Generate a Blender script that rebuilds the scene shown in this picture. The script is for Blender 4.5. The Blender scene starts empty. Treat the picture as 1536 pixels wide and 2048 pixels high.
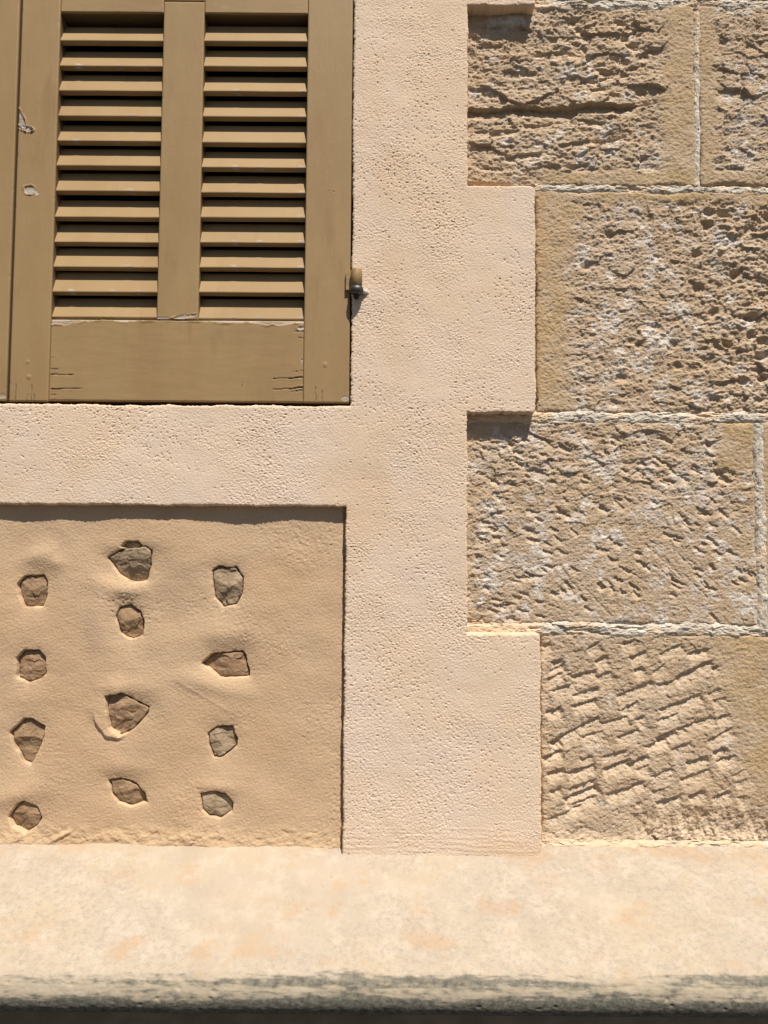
import bpy, math
import numpy as np
from mathutils import Vector, Matrix

# ------------------------------------------------------------------ camera, sky, sun, exposure
scene = bpy.context.scene
MM = 0.0008                      # one photograph pixel on the wall plane, in metres
FPX = 1475.0                     # focal length in photograph pixels
CAM_D = FPX * MM                 # camera to wall
CAM_Z = 1.42
PITCH, ROLL = math.radians(3.0), math.radians(0.42)
right = Vector((1, 0, 0)); fwd = Vector((0, math.cos(PITCH), math.sin(PITCH))); up = Vector((0, -math.sin(PITCH), math.cos(PITCH)))
r2 = right * math.cos(ROLL) + up * math.sin(ROLL)
u2 = up * math.cos(ROLL) - right * math.sin(ROLL)
cam_data = bpy.data.cameras.new('camera')
cam = bpy.data.objects.new('camera', cam_data)
scene.collection.objects.link(cam)
M4 = Matrix((r2, u2, -fwd)).transposed().to_4x4()
M4.translation = Vector((0, -CAM_D, CAM_Z))
cam.matrix_world = M4
cam_data.sensor_fit = 'VERTICAL'
cam_data.sensor_height = 36.0
cam_data.lens = FPX / 2048.0 * 36.0
cam_data.clip_start = 0.02
cam_data.clip_end = 500.0
scene.camera = cam

SUN_TO = Vector((0.40, -1.0, 2.0)).normalized()
world = bpy.data.worlds.new('World'); scene.world = world; world.use_nodes = True
wn = world.node_tree.nodes; wl = world.node_tree.links
sky = wn.new('ShaderNodeTexSky'); sky.sky_type = 'NISHITA'; sky.sun_disc = False
sky.sun_elevation = math.asin(SUN_TO.z); sky.sun_rotation = math.atan2(SUN_TO.x, SUN_TO.y)
wn['Background'].inputs['Strength'].default_value = 0.05
wl.new(sky.outputs[0], wn['Background'].inputs['Color'])
sun_d = bpy.data.lights.new('sun', 'SUN'); sun_d.energy = 5.0; sun_d.angle = math.radians(0.5); sun_d.color = (1.0, 0.93, 0.83)
sun = bpy.data.objects.new('sun', sun_d); scene.collection.objects.link(sun)
sun.rotation_euler = SUN_TO.to_track_quat('Z', 'Y').to_euler()
vs = scene.view_settings
vs.view_transform = 'Standard'; vs.look = 'None'; vs.gamma = 1.0; vs.use_curve_mapping = False
vs.exposure = 0.40

# ------------------------------------------------------------------ helpers
def P(px, py, Y=0.0):
    """world (x, z) of the point seen at a photograph pixel on the upright plane at depth Y"""
    d = r2 * ((px - 768) / FPX) + u2 * (-(py - 1024) / FPX) + fwd
    t = (Y + CAM_D) / d.y
    return d.x * t, CAM_Z + d.z * t
def PX(px, py=1024, Y=0.0): return P(px, py, Y)[0]
def PZ(py, px=768, Y=0.0): return P(px, py, Y)[1]

def _h(ix, iz, seed):
    n = (ix.astype(np.int64) * 374761393 + iz.astype(np.int64) * 668265263 + seed * 982451653) & 0xFFFFFFFF
    n = ((n ^ (n >> 13)) * 1274126177) & 0xFFFFFFFF
    n = ((n ^ (n >> 15)) * 2246822519) & 0xFFFFFFFF
    return ((n ^ (n >> 16)) & 0xFFFFFF).astype(np.float64) / float(0xFFFFFF)
def pn(x, z, seed=0):
    """gradient noise, about -1..1"""
    ix = np.floor(x); iz = np.floor(z); fx = x - ix; fz = z - iz
    u = fx * fx * fx * (fx * (fx * 6 - 15) + 10); v = fz * fz * fz * (fz * (fz * 6 - 15) + 10)
    def g(i, k):
        a = _h(ix + i, iz + k, seed) * 6.2831853
        return np.cos(a) * (fx - i) + np.sin(a) * (fz - k)
    a = g(0, 0); b = g(1, 0); c = g(0, 1); d = g(1, 1)
    return 1.5 * ((a + (b - a) * u) * (1 - v) + (c + (d - c) * u) * v)
def fbm(x, z, oct=4, seed=0, gain=0.5):
    s = 0; a = 1.0; t = 0
    for i in range(oct):
        s = s + a * pn(x * 2.03 ** i + 17.3 * i, z * 2.03 ** i - 9.1 * i, seed + i); t += a; a *= gain
    return s / t
def cells(x, z, seed=0):
    """nearest feature point: F1, F2, offset to it, three random numbers of the cell"""
    ix = np.floor(x); iz = np.floor(z)
    f1 = np.full(x.shape, 9.0); f2 = np.full(x.shape, 9.0)
    ox = np.zeros(x.shape); oz = np.zeros(x.shape); r1 = np.zeros(x.shape); rr2 = np.zeros(x.shape); r3 = np.zeros(x.shape)
    for i in (-1, 0, 1):
        for k in (-1, 0, 1):
            cx = ix + i; cz = iz + k
            px = cx + _h(cx, cz, seed); pz = cz + _h(cx, cz, seed + 1)
            dx = x - px; dz = z - pz; d = np.sqrt(dx * dx + dz * dz)
            near = d < f1
            f2 = np.where(near, f1, np.minimum(f2, d)); f1 = np.where(near, d, f1)
            ox = np.where(near, dx, ox); oz = np.where(near, dz, oz)
            r1 = np.where(near, _h(cx, cz, seed + 2), r1); rr2 = np.where(near, _h(cx, cz, seed + 3), rr2); r3 = np.where(near, _h(cx, cz, seed + 4), r3)
    return f1, f2, ox, oz, r1, rr2, r3
def facet(x, z, seed=0):
    f1, f2, ox, oz, a, b, c = cells(x, z, seed)
    return (ox * (a - 0.5) + oz * (b - 0.5)) * 1.6 + (c - 0.5) * 0.8
def sst(a, b, x):
    t = np.clip((x - a) / (b - a), 0, 1); return t * t * (3 - 2 * t)
def rect_sdf(X, Z, x0, x1, z0, z1, r=0.0):
    qx = np.abs(X - (x0 + x1) / 2) - (x1 - x0) / 2 + r; qz = np.abs(Z - (z0 + z1) / 2) - (z1 - z0) / 2 + r
    return np.sqrt(np.maximum(qx, 0) ** 2 + np.maximum(qz, 0) ** 2) + np.minimum(np.maximum(qx, qz), 0) - r
def poly_sdf(X, Z, pts):
    n = len(pts); d = np.full(X.shape, 1e9); s = np.ones(X.shape)
    for i in range(n):
        ax, az = pts[i]; bx, bz = pts[i - 1]
        ex, ez = bx - ax, bz - az; wx, wz = X - ax, Z - az
        t = np.clip((wx * ex + wz * ez) / (ex * ex + ez * ez), 0, 1)
        d = np.minimum(d, (wx - ex * t) ** 2 + (wz - ez * t) ** 2)
        c1 = Z >= az; c2 = Z < bz; c3 = ex * wz > ez * wx
        s = np.where((c1 & c2 & c3) | (~c1 & ~c2 & ~c3), -s, s)
    return s * np.sqrt(d)
def axis(lo, hi, a, b, fine, coarse):
    """coordinates from lo to hi, fine between a and b (what the photograph shows), coarse beyond"""
    out = []
    a = max(a, lo); b = min(b, hi)
    if lo < a - 1e-6: out.append(np.linspace(lo, a, max(2, int((a - lo) / coarse) + 1))[:-1])
    out.append(np.linspace(a, b, max(2, int((b - a) / fine) + 1)))
    if hi > b + 1e-6: out.append(np.linspace(b, hi, max(2, int((hi - b) / coarse) + 1))[1:])
    return np.concatenate(out)

def link(name, me, mat=None, parent=None):
    o = bpy.data.objects.new(name, me); scene.collection.objects.link(o)
    if mat is not None: me.materials.append(mat)
    if parent is not None: o.parent = parent
    return o
def mesh_np(name, co, quads, masks=None, smooth=True):
    me = bpy.data.meshes.new(name)
    nq = len(quads)
    me.vertices.add(len(co)); me.vertices.foreach_set('co', np.ascontiguousarray(co, dtype=np.float32).ravel())
    me.loops.add(nq * 4); me.loops.foreach_set('vertex_index', np.ascontiguousarray(quads, dtype=np.int32).ravel())
    me.polygons.add(nq); me.polygons.foreach_set('loop_start', np.arange(0, nq * 4, 4, dtype=np.int32))
    me.polygons.foreach_set('use_smooth', np.full(nq, smooth))
    me.update(calc_edges=True)
    if masks is not None:
        at = me.attributes.new('mask', 'FLOAT_COLOR', 'POINT')
        at.data.foreach_set('color', np.ascontiguousarray(masks, dtype=np.float32).ravel())
    return me
def relief(name, xs, zs, Y, mat, parent=None, keep=None, masks=None, skirt=None, side_shade=0.0):
    """a carved face: Y holds the depth at each (z, x) grid point; keep drops cells; skirt closes the sides back to that depth"""
    nz, nx = Y.shape
    X, Z = np.meshgrid(xs, zs)
    co = np.stack([X, Y, Z], -1).reshape(-1, 3)
    idx = np.arange(nx * nz).reshape(nz, nx)
    q = np.stack([idx[:-1, :-1], idx[:-1, 1:], idx[1:, 1:], idx[1:, :-1]], -1)
    q = q[keep] if keep is not None else q.reshape(-1, 4)
    mk = None
    if masks is not None:
        z0 = np.zeros(Y.shape)
        mk = np.stack([m if m is not None else z0 for m in masks] + [z0] * (4 - len(masks)), -1).reshape(-1, 4)
    if skirt is not None:
        ring = np.concatenate([idx[0, :], idx[1:, -1], idx[-1, -2::-1], idx[-2:0:-1, 0]])
        steps = [skirt] if not side_shade else [float(np.median(Y)) + .005, skirt]
        for depth in steps:                                   # grime > 0: sides painted darker to stand in for shade in the gaps
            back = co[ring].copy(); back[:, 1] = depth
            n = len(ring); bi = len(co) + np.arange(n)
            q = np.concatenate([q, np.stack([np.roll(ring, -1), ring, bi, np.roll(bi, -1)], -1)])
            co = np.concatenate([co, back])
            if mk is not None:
                mb = mk[ring].copy(); mb[:, 1] = np.maximum(mb[:, 1], side_shade); mk = np.concatenate([mk, mb])
            ring = bi
    used, inv = np.unique(q, return_inverse=True)
    me = mesh_np(name, co[used], inv.reshape(-1, 4), mk[used] if mk is not None else None)
    return link(name, me, mat, parent)
def grid2(xs, zs): return np.meshgrid(xs, zs)
def pyd(name, v, f, mat, parent=None, smooth=False):
    me = bpy.data.meshes.new(name); me.from_pydata(v, [], f); me.update()
    if smooth: me.polygons.foreach_set('use_smooth', [True] * len(me.polygons))
    return link(name, me, mat, parent)
def boxv(x0, x1, y0, y1, z0, z1):
    v = [(x0, y0, z0), (x1, y0, z0), (x1, y1, z0), (x0, y1, z0), (x0, y0, z1), (x1, y0, z1), (x1, y1, z1), (x0, y1, z1)]
    f = [(0, 3, 2, 1), (4, 5, 6, 7), (0, 1, 5, 4), (1, 2, 6, 5), (2, 3, 7, 6), (3, 0, 4, 7)]
    return v, f
def tag(o, label, cat, group=None, kind=None):
    if label: o['label'] = label
    if cat: o['category'] = cat
    if group: o['group'] = group
    if kind: o['kind'] = kind
    return o
def empty(name, loc):
    o = bpy.data.objects.new(name, None); scene.collection.objects.link(o); o.location = loc
    o.empty_display_size = 0.05
    return o
def adopt(child, parent):
    child.parent = parent
    child.matrix_parent_inverse = Matrix.Translation(parent.location).inverted()
    return child

# ------------------------------------------------------------------ materials
class NT:
    def __init__(s, name):
        s.m = bpy.data.materials.new(name); s.m.use_nodes = True
        s.n = s.m.node_tree.nodes; s.l = s.m.node_tree.links
        s.b = s.n['Principled BSDF']; s.b.inputs['Specular IOR Level'].default_value = 0.25
        s.geo = s.n.new('ShaderNodeNewGeometry').outputs['Position']
    def sock(s, inp, v):
        if hasattr(v, 'is_linked') or isinstance(v, bpy.types.NodeSocket): s.l.new(v, inp)
        else: inp.default_value = v
    def noise(s, scale, detail=3, rough=0.55, stretch=None, off=0):
        vec = s.geo
        if stretch or off:
            mp = s.n.new('ShaderNodeMapping'); s.l.new(vec, mp.inputs[0])
            if stretch: mp.inputs['Scale'].default_value = stretch
            mp.inputs['Location'].default_value = (off, off * .7, -off)
            vec = mp.outputs[0]
        t = s.n.new('ShaderNodeTexNoise'); s.l.new(vec, t.inputs['Vector'])
        t.inputs['Scale'].default_value = scale; t.inputs['Detail'].default_value = detail; t.inputs['Roughness'].default_value = rough
        return t.outputs['Fac']
    def ramp(s, fac, a, b, lo=0.0, hi=1.0):
        t = s.n.new('ShaderNodeMapRange'); t.interpolation_type = 'SMOOTHSTEP'
        s.sock(t.inputs[0], fac); t.inputs[1].default_value = a; t.inputs[2].default_value = b; t.inputs[3].default_value = lo; t.inputs[4].default_value = hi
        return t.outputs[0]
    def math(s, op, a, b):
        t = s.n.new('ShaderNodeMath'); t.operation = op; s.sock(t.inputs[0], a); s.sock(t.inputs[1], b); return t.outputs[0]
    def mix(s, fac, a, b):
        t = s.n.new('ShaderNodeMix'); t.data_type = 'RGBA'
        s.sock(t.inputs[0], fac); s.sock(t.inputs[6], a if not isinstance(a, tuple) else (*a, 1)); s.sock(t.inputs[7], b if not isinstance(b, tuple) else (*b, 1))
        return t.outputs[2]
    def masks(s):
        t = s.n.new('ShaderNodeAttribute'); t.attribute_name = 'mask'
        sp = s.n.new('ShaderNodeSeparateColor'); s.l.new(t.outputs['Color'], sp.inputs[0])
        return sp.outputs[0], sp.outputs[1], sp.outputs[2], t.outputs['Alpha']
    def bump(s, h, dist, strength=1.0, prev=None):
        t = s.n.new('ShaderNodeBump'); t.inputs['Distance'].default_value = dist; t.inputs['Strength'].default_value = strength
        s.l.new(h, t.inputs['Height'])
        if prev is not None: s.l.new(prev, t.inputs['Normal'])
        return t.outputs[0]
    def done(s, col, rough, normal=None):
        s.sock(s.b.inputs['Base Color'], col if not isinstance(col, tuple) else (*col, 1)); s.sock(s.b.inputs['Roughness'], rough)
        if normal is not None: s.l.new(normal, s.b.inputs['Normal'])
        return s.m

def mat_stucco():
    t = NT('stucco'); R, G, B, A = t.masks()
    c = t.mix(t.ramp(t.noise(3.2, 4, .6), .35, .65), (.685, .53, .39), (.68, .55, .445))
    c = t.mix(t.ramp(t.noise(9, 4, .6, off=3), .45, .75, 0, .6), c, (.66, .485, .33))
    c = t.mix(t.ramp(t.noise(420, 2, .6), .35, .7, 0, .35), c, (.57, .435, .31))
    c = t.mix(R, c, (.60, .425, .27))      # ochre wash
    c = t.mix(G, c, (.16, .11, .075))      # dirt
    nb = t.bump(t.noise(560, 3, .7), .0010, 1.0)
    return t.done(c, .93, nb)
def mat_panel():
    t = NT('panel_render'); R, G, B, A = t.masks()
    c = t.mix(t.ramp(t.noise(5, 4, .6), .35, .65), (.50, .340, .208), (.515, .37, .24))
    c = t.mix(t.ramp(t.noise(14, 5, .65, off=5), .5, .75, 0, .7), c, (.43, .305, .20))
    c = t.mix(t.ramp(t.noise(300, 2, .6), .35, .7, 0, .3), c, (.43, .29, .165))
    c = t.mix(R, c, (.60, .43, .26))
    c = t.mix(G, c, (.13, .085, .055))
    nb = t.bump(t.noise(650, 3, .65), .0005, .7)
    return t.done(c, .93, nb)
def mat_stone():
    t = NT('sandstone'); R, G, B, A = t.masks()
    c = t.mix(t.ramp(t.noise(9, 5, .65), .35, .65), (.45, .328, .212), (.48, .375, .275))
    c = t.mix(t.ramp(t.noise(60, 4, .7, off=2), .42, .68, 0, .65), c, (.39, .272, .165))
    c = t.mix(t.ramp(t.noise(380, 2, .7), .4, .7, 0, .55), c, (.56, .43, .295))
    c = t.mix(R, c, t.mix(t.ramp(t.noise(35, 4, .6), .35, .65), (.41, .278, .128), (.47, .342, .192)))
    gg = t.math('MULTIPLY', G, t.ramp(t.noise(130, 5, .75, off=6), .38, .56, .3, 1.0))
    c = t.mix(gg, c, t.mix(t.ramp(t.noise(45, 3, .6, off=9), .4, .62), (.49, .405, .335), (.66, .60, .53)))
    c = t.mix(B, c, (.68, .53, .375))
    nb = t.bump(t.noise(420, 4, .75), .0016, 1.0)
    return t.done(c, .95, nb)
def mat_mortar():
    t = NT('lime_mortar'); R, G, B, A = t.masks()
    c = t.mix(t.ramp(t.noise(40, 4, .65), .38, .62), (.66, .595, .50), (.50, .435, .35))
    c = t.mix(t.ramp(t.noise(190, 4, .75), .5, .64, 0, .7), c, (.38, .325, .26))
    c = t.mix(R, c, (.63, .48, .33))
    nb = t.bump(t.noise(420, 4, .75), .0014, 1.0)
    return t.done(c, .95, nb)
def mat_rock(name, a, b, k):
    t = NT(name)
    c = t.mix(t.ramp(t.noise(55, 4, .6, off=k), .35, .65), a, b)
    c = t.mix(t.ramp(t.noise(120, 4, .7, stretch=(.5, 1, 1.4), off=k + 2), .55, .72, 0, .5), c, (.40, .32, .235))
    nb = t.bump(t.noise(260, 4, .6), .0008, .8)
    return t.done(c, .75, nb)
def mat_paint():
    t = NT('olive_brown_paint'); R, G, B, A = t.masks()
    c = t.mix(t.ramp(t.noise(6, 4, .6, stretch=(1.6, 1, .6)), .35, .68), (.308, .207, .098), (.282, .183, .084))
    c = t.mix(t.ramp(t.noise(22, 3, .6, stretch=(1.3, 1, .35), off=4), .55, .75, 0, .5), c, (.33, .20, .095))
    c = t.mix(t.ramp(t.noise(7, 5, .7, stretch=(2.2, 1, .5), off=11), .56, .70, 0, .55), c, (.24, .145, .068))
    c = t.mix(t.ramp(t.noise(16, 5, .7, off=15), .60, .75, 0, .45), c, (.34, .245, .14))
    c = t.mix(G, c, (.13, .088, .048))    # open cracks, and the shade painted down the plank sides
    c = t.mix(R, c, t.mix(t.ramp(t.noise(90, 3, .6, stretch=(.25, 1, 2)), .4, .6), (.46, .40, .335), (.30, .23, .17)))   # bare grey wood
    nb = t.bump(t.noise(160, 3, .6, stretch=(.6, 1, .6)), .00035, .5)
    return t.done(c, .62, nb)
def mat_ledge():
    t = NT('limewashed_ledge'); R, G, B, A = t.masks()
    c = t.mix(t.ramp(t.noise(6, 5, .62), .36, .64), (.405, .33, .238), (.39, .327, .258))
    c = t.mix(t.ramp(t.noise(28, 5, .65, off=4), .44, .66, 0, .8), c, (.45, .385, .305))
    c = t.mix(t.ramp(t.noise(12, 6, .7, off=21), .48, .70, 0, .55), c, (.345, .285, .22))
    c = t.mix(B, c, (.40, .275, .17))
    sp = t.math('MULTIPLY', G, t.ramp(t.noise(150, 6, .85, stretch=(.8, 1, 1)), .44, .66, 0, .55))
    c = t.mix(sp, c, (.235, .21, .18))
    c = t.mix(t.ramp(t.noise(140, 6, .85, off=8), .60, .68, 0, .7), c, (.25, .20, .15))
    c = t.mix(A, c, (.31, .26, .185))
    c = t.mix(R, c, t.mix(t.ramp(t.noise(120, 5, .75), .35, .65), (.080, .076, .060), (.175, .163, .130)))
    nb = t.bump(t.noise(300, 4, .65), .0005, .7)
    return t.done(c, .88, nb)
def plain(name, col, rough=.8, metal=0.0, k=40):
    t = NT(name)
    c = t.mix(t.ramp(t.noise(k, 4, .6), .35, .65), col, tuple(x * .72 for x in col))
    t.b.inputs['Metallic'].default_value = metal
    return t.done(c, rough, t.bump(t.noise(k * 6, 3, .6), .0006, .6))
STUCCO, PANEL, STONE, MORTAR, PAINT, LEDGE = mat_stucco(), mat_panel(), mat_stone(), mat_mortar(), mat_paint(), mat_ledge()

# extents: what the photograph shows (fine) and a margin beyond it (coarse)
FX0, FX1 = PX(-25), PX(1562)
FZ0, FZ1 = PZ(1760), PZ(-20)
WX0, WX1 = PX(-620), PX(2250)
WZ1 = PZ(-620)

# ------------------------------------------------------------------ ground
gv, gf = boxv(-60, 60, -60, 60, -0.3, 0.0)
ground = pyd('ground', gv, gf, plain('street_asphalt', (.06, .056, .052), .9, k=6))
tag(ground, 'dark asphalt street in front of the wall', None, kind='structure')

# ------------------------------------------------------------------ plaster surround with toothed edge
def build_surround():
    D = 0.065
    xs = axis(WX0, PX(1112), FX0, PX(1112), 0.00105, 0.006)
    zs = axis(PZ(1760), WZ1, FZ0, FZ1, 0.00105, 0.006)
    X, Z = grid2(xs, zs)
    wob = 0.0016 * pn(X * 24, Z * 24, 3) + 0.0010 * pn(X * 110, Z * 110, 4) + .0006 * pn(X * 280, Z * 280, 5)
    Xw, Zw = X + wob, Z + 0.0018 * pn(X * 24, Z * 24, 8) + 0.0010 * pn(X * 120, Z * 120, 9) + .0005 * pn(X * 280, Z * 280, 10)
    lo = PZ(1800)
    r = .007
    sr = rect_sdf(Xw, Zw, PX(704, 400), PX(936, 700), lo, WZ1 + .05, r)
    parts = [sr,
             rect_sdf(Xw, Zw, PX(687.5, 1350), PX(900), lo, PZ(900), r),
             rect_sdf(Xw, Zw, PX(800), PX(1071, 0), PZ(11, 1000), WZ1 + .05, r),
             rect_sdf(Xw, Zw, PX(800), PX(1072, 600), PZ(826, 1000), PZ(371, 1000), r),
             rect_sdf(Xw, Zw, PX(800), PX(1083, 1500), lo, PZ(1266, 1000), r),
             rect_sdf(Xw, Zw, WX0 - .1, PX(760), PZ(1011.5, 400), PZ(809.5, 400), r),
             rect_sdf(Xw, Zw, WX0 - .1, PX(900), PZ(-170), WZ1 + .05, r)]       # lintel above the window
    s = parts[0]
    for q in parts[1:]: s = np.minimum(s, q)
    dfull = -s; Xf, Zf = X, Z; sel = dfull > -.004
    d = dfull[sel]; X = Xf[sel]; Z = Zf[sel]
    rad = .0042 + .0015 * pn(X * 12, Z * 12, 21)
    dd = np.clip(d, 0, rad)
    edge = -rad + np.sqrt(np.maximum(rad * rad - (rad - dd) ** 2, 0))
    rough_zone = .30 + .75 * sst(-.25, .35, fbm(X * 8, Z * 8, 4, 30, .6))
    def rot(deg):
        c_, s_ = math.cos(math.radians(deg)), math.sin(math.radians(deg)); return X * c_ - Z * s_, X * s_ + Z * c_
    wt = sst(-.22, .22, fbm(X * 4, Z * 4, 3, 33)); grain = 0                   # trowel strokes change direction from place to place
    for wgt, deg, sd in ((wt, 18, 40), (1 - wt, -24, 44)):
        U, V = rot(deg); grain = grain + wgt * (.00046 * pn(U * 210, V * 420, sd) + .00034 * pn(U * 300, V * 360, sd + 2))
    grain = grain + .00078 * pn(X * 440, Z * 460, 41) + .00022 * pn(X * 250, Z * 260, 48)
    f1, f2, ox, oz, q1, q2, q3 = cells(X * 150, Z * 150, 50)
    pitm = sst(.0, .4, fbm(X * 7, Z * 7, 4, 53) + .12 + .12 * sst(PZ(950), PZ(1150), Z))
    pit = -.0013 * sst(.30, .05, f1) * ((q1 > .74) | ((q1 > .5) & (pitm > .55))) * (.3 + .7 * pitm)
    f1, f2, ox, oz, q1, q2, q3 = cells(X * 60, Z * 60, 55)
    bigp = -.0013 * sst(.12, .03, f1) * (q1 > .84)
    und = .0018 * fbm(X * 5, Z * 5, 3, 60) + .0006 * fbm(X * 22, Z * 22, 2, 61)
    h = und + edge + rough_zone * grain + pit + bigp
    # horizontal trowel drags low on the foot of the surround
    low = sst(PZ(1610), PZ(1690), Z)
    h = h + low * .0004 * pn(X * 26, Z * 240, 66)
    inside = dfull > 0
    Y = np.full(dfull.shape, D); Y[sel] = np.where(d > 0, -h, D)
    keep = inside[:-1, :-1] | inside[1:, :-1] | inside[:-1, 1:] | inside[1:, 1:]
    och = np.clip(sst(.004, .0, d) * .55 + .55 * sst(.02, .0, np.abs(X - PX(1000, 1270))) * sst(.01, .0, np.abs(Z - PZ(1268, 1000))), 0, 1)
    och = np.maximum(och, .45 * sst(PZ(1655), PZ(1705), Z) * sst(PX(840), PX(1000), X))
    # dirty flaky line where the surround meets the recessed panel and the shutter edge
    dl = np.minimum(np.abs(X - PX(687.5, 1350)) + 9 * (Z > PZ(1005)), np.abs(X - PX(704, 400)) + 9 * (Z < PZ(815)))
    dirt = sst(.0035, .0, dl) * sst(-.1, .5, pn(X * 120, Z * 70, 71)) * .8
    def near(px, py, sx, sz): cx, cz_ = P(px, py); return np.exp(-(((X - cx) / (sx * MM)) ** 2 + ((Z - cz_) / (sz * MM)) ** 2))
    och = np.maximum(och, sst(-.25, .3, fbm(X * 9, Z * 7, 4, 75)) * .55 * np.clip(near(760, 430, 75, 330) + near(740, 1000, 90, 160) + .7 * near(830, 1500, 60, 200), 0, 1))
    full = lambda v: (lambda b: (b.__setitem__(sel, v), b)[1])(np.zeros(dfull.shape))
    och, dirt = full(och), full(dirt)
    return relief('plaster_surround', xs, zs, Y, STUCCO, None, keep, (och, dirt))
surround = build_surround()
tag(surround, 'cream stucco window surround with toothed right edge between the shutter and the stone blocks', 'window surround')

# ------------------------------------------------------------------ recessed panel with set stones
PY = .0135
Z3 = lambda pts: [(x / 2.1333, 980 + y / 2.1333) for x, y in pts]
Z4 = lambda pts: [(x / 2.1333, 1330 + y / 2.1333) for x, y in pts]
ROCKS = [  # outline, stone kind, height of its face, tilt x, tilt z
    (Z3([(78, 405), (100, 375), (175, 370), (190, 395), (188, 450), (175, 490), (105, 492), (82, 445)]), 0, .000, .05, .10),
    (Z3([(468, 290), (530, 258), (620, 248), (638, 265), (630, 340), (618, 380), (565, 388), (510, 355)]), 1, .001, .0, .28),
    (Z3([(524, 240), (540, 222), (585, 222), (602, 240), (565, 250)]), 1, -.003, .0, .1),
    (Z3([(910, 350), (935, 332), (965, 340), (1000, 335), (1028, 375), (1025, 440), (1000, 480), (955, 490), (920, 450)]), 1, .001, .0, .05),
    (Z3([(500, 540), (515, 505), (555, 497), (590, 525), (605, 565), (600, 615), (555, 632), (515, 605)]), 0, -.0015, -.12, .05),
    (Z3([(76, 720), (105, 690), (160, 692), (182, 715), (185, 780), (165, 800), (120, 815), (78, 795)]), 2, -.002, .0, .0),
    (Z3([(870, 742), (905, 705), (1025, 695), (1038, 710), (1055, 790), (940, 795)]), 2, -.003, .05, .0),
    (Z4([(458, 140), (520, 128), (560, 150), (625, 185), (620, 205), (560, 270), (510, 295), (470, 260)]), 0, .0025, .12, .05),
    (Z4([(48, 290), (100, 240), (125, 238), (180, 270), (175, 310), (150, 370), (125, 418), (95, 400), (60, 340)]), 0, -.0015, .0, .0),
    (Z4([(892, 295), (930, 270), (985, 270), (1003, 320), (1000, 345), (950, 385), (915, 388), (895, 330)]), 1, -.0005, .0, .0),
    (Z4([(470, 500), (515, 492), (575, 515), (605, 550), (615, 582), (555, 600), (505, 585), (480, 545)]), 0, -.0015, -.05, .15),
    (Z4([(862, 555), (910, 545), (955, 555), (985, 590), (983, 622), (938, 650), (895, 638), (868, 618)]), 1, .0015, .0, .1),
    (Z4([(40, 650), (75, 600), (100, 590), (150, 612), (165, 655), (150, 685), (105, 712), (55, 690)]), 0, -.0015, .1, .05),
]
def grow(o, f=1.09):
    mx = sum(p[0] for p in o) / len(o); my = sum(p[1] for p in o) / len(o); return [(mx + (x - mx) * f, my + (y - my) * f) for x, y in o]
ROCKW = [([P(x, y, PY) for x, y in grow(o)], k, hh, tx, tz) for o, k, hh, tx, tz in ROCKS]
def bump2(X, Z, px, py, sx, sz, ang=0.0):
    cx, cz = P(px, py, PY); a = math.radians(ang); dx, dz = X - cx, Z - cz
    u = (dx * math.cos(a) + dz * math.sin(a)) / (sx * MM); v = (-dx * math.sin(a) + dz * math.cos(a)) / (sz * MM)
    return u, v
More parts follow.
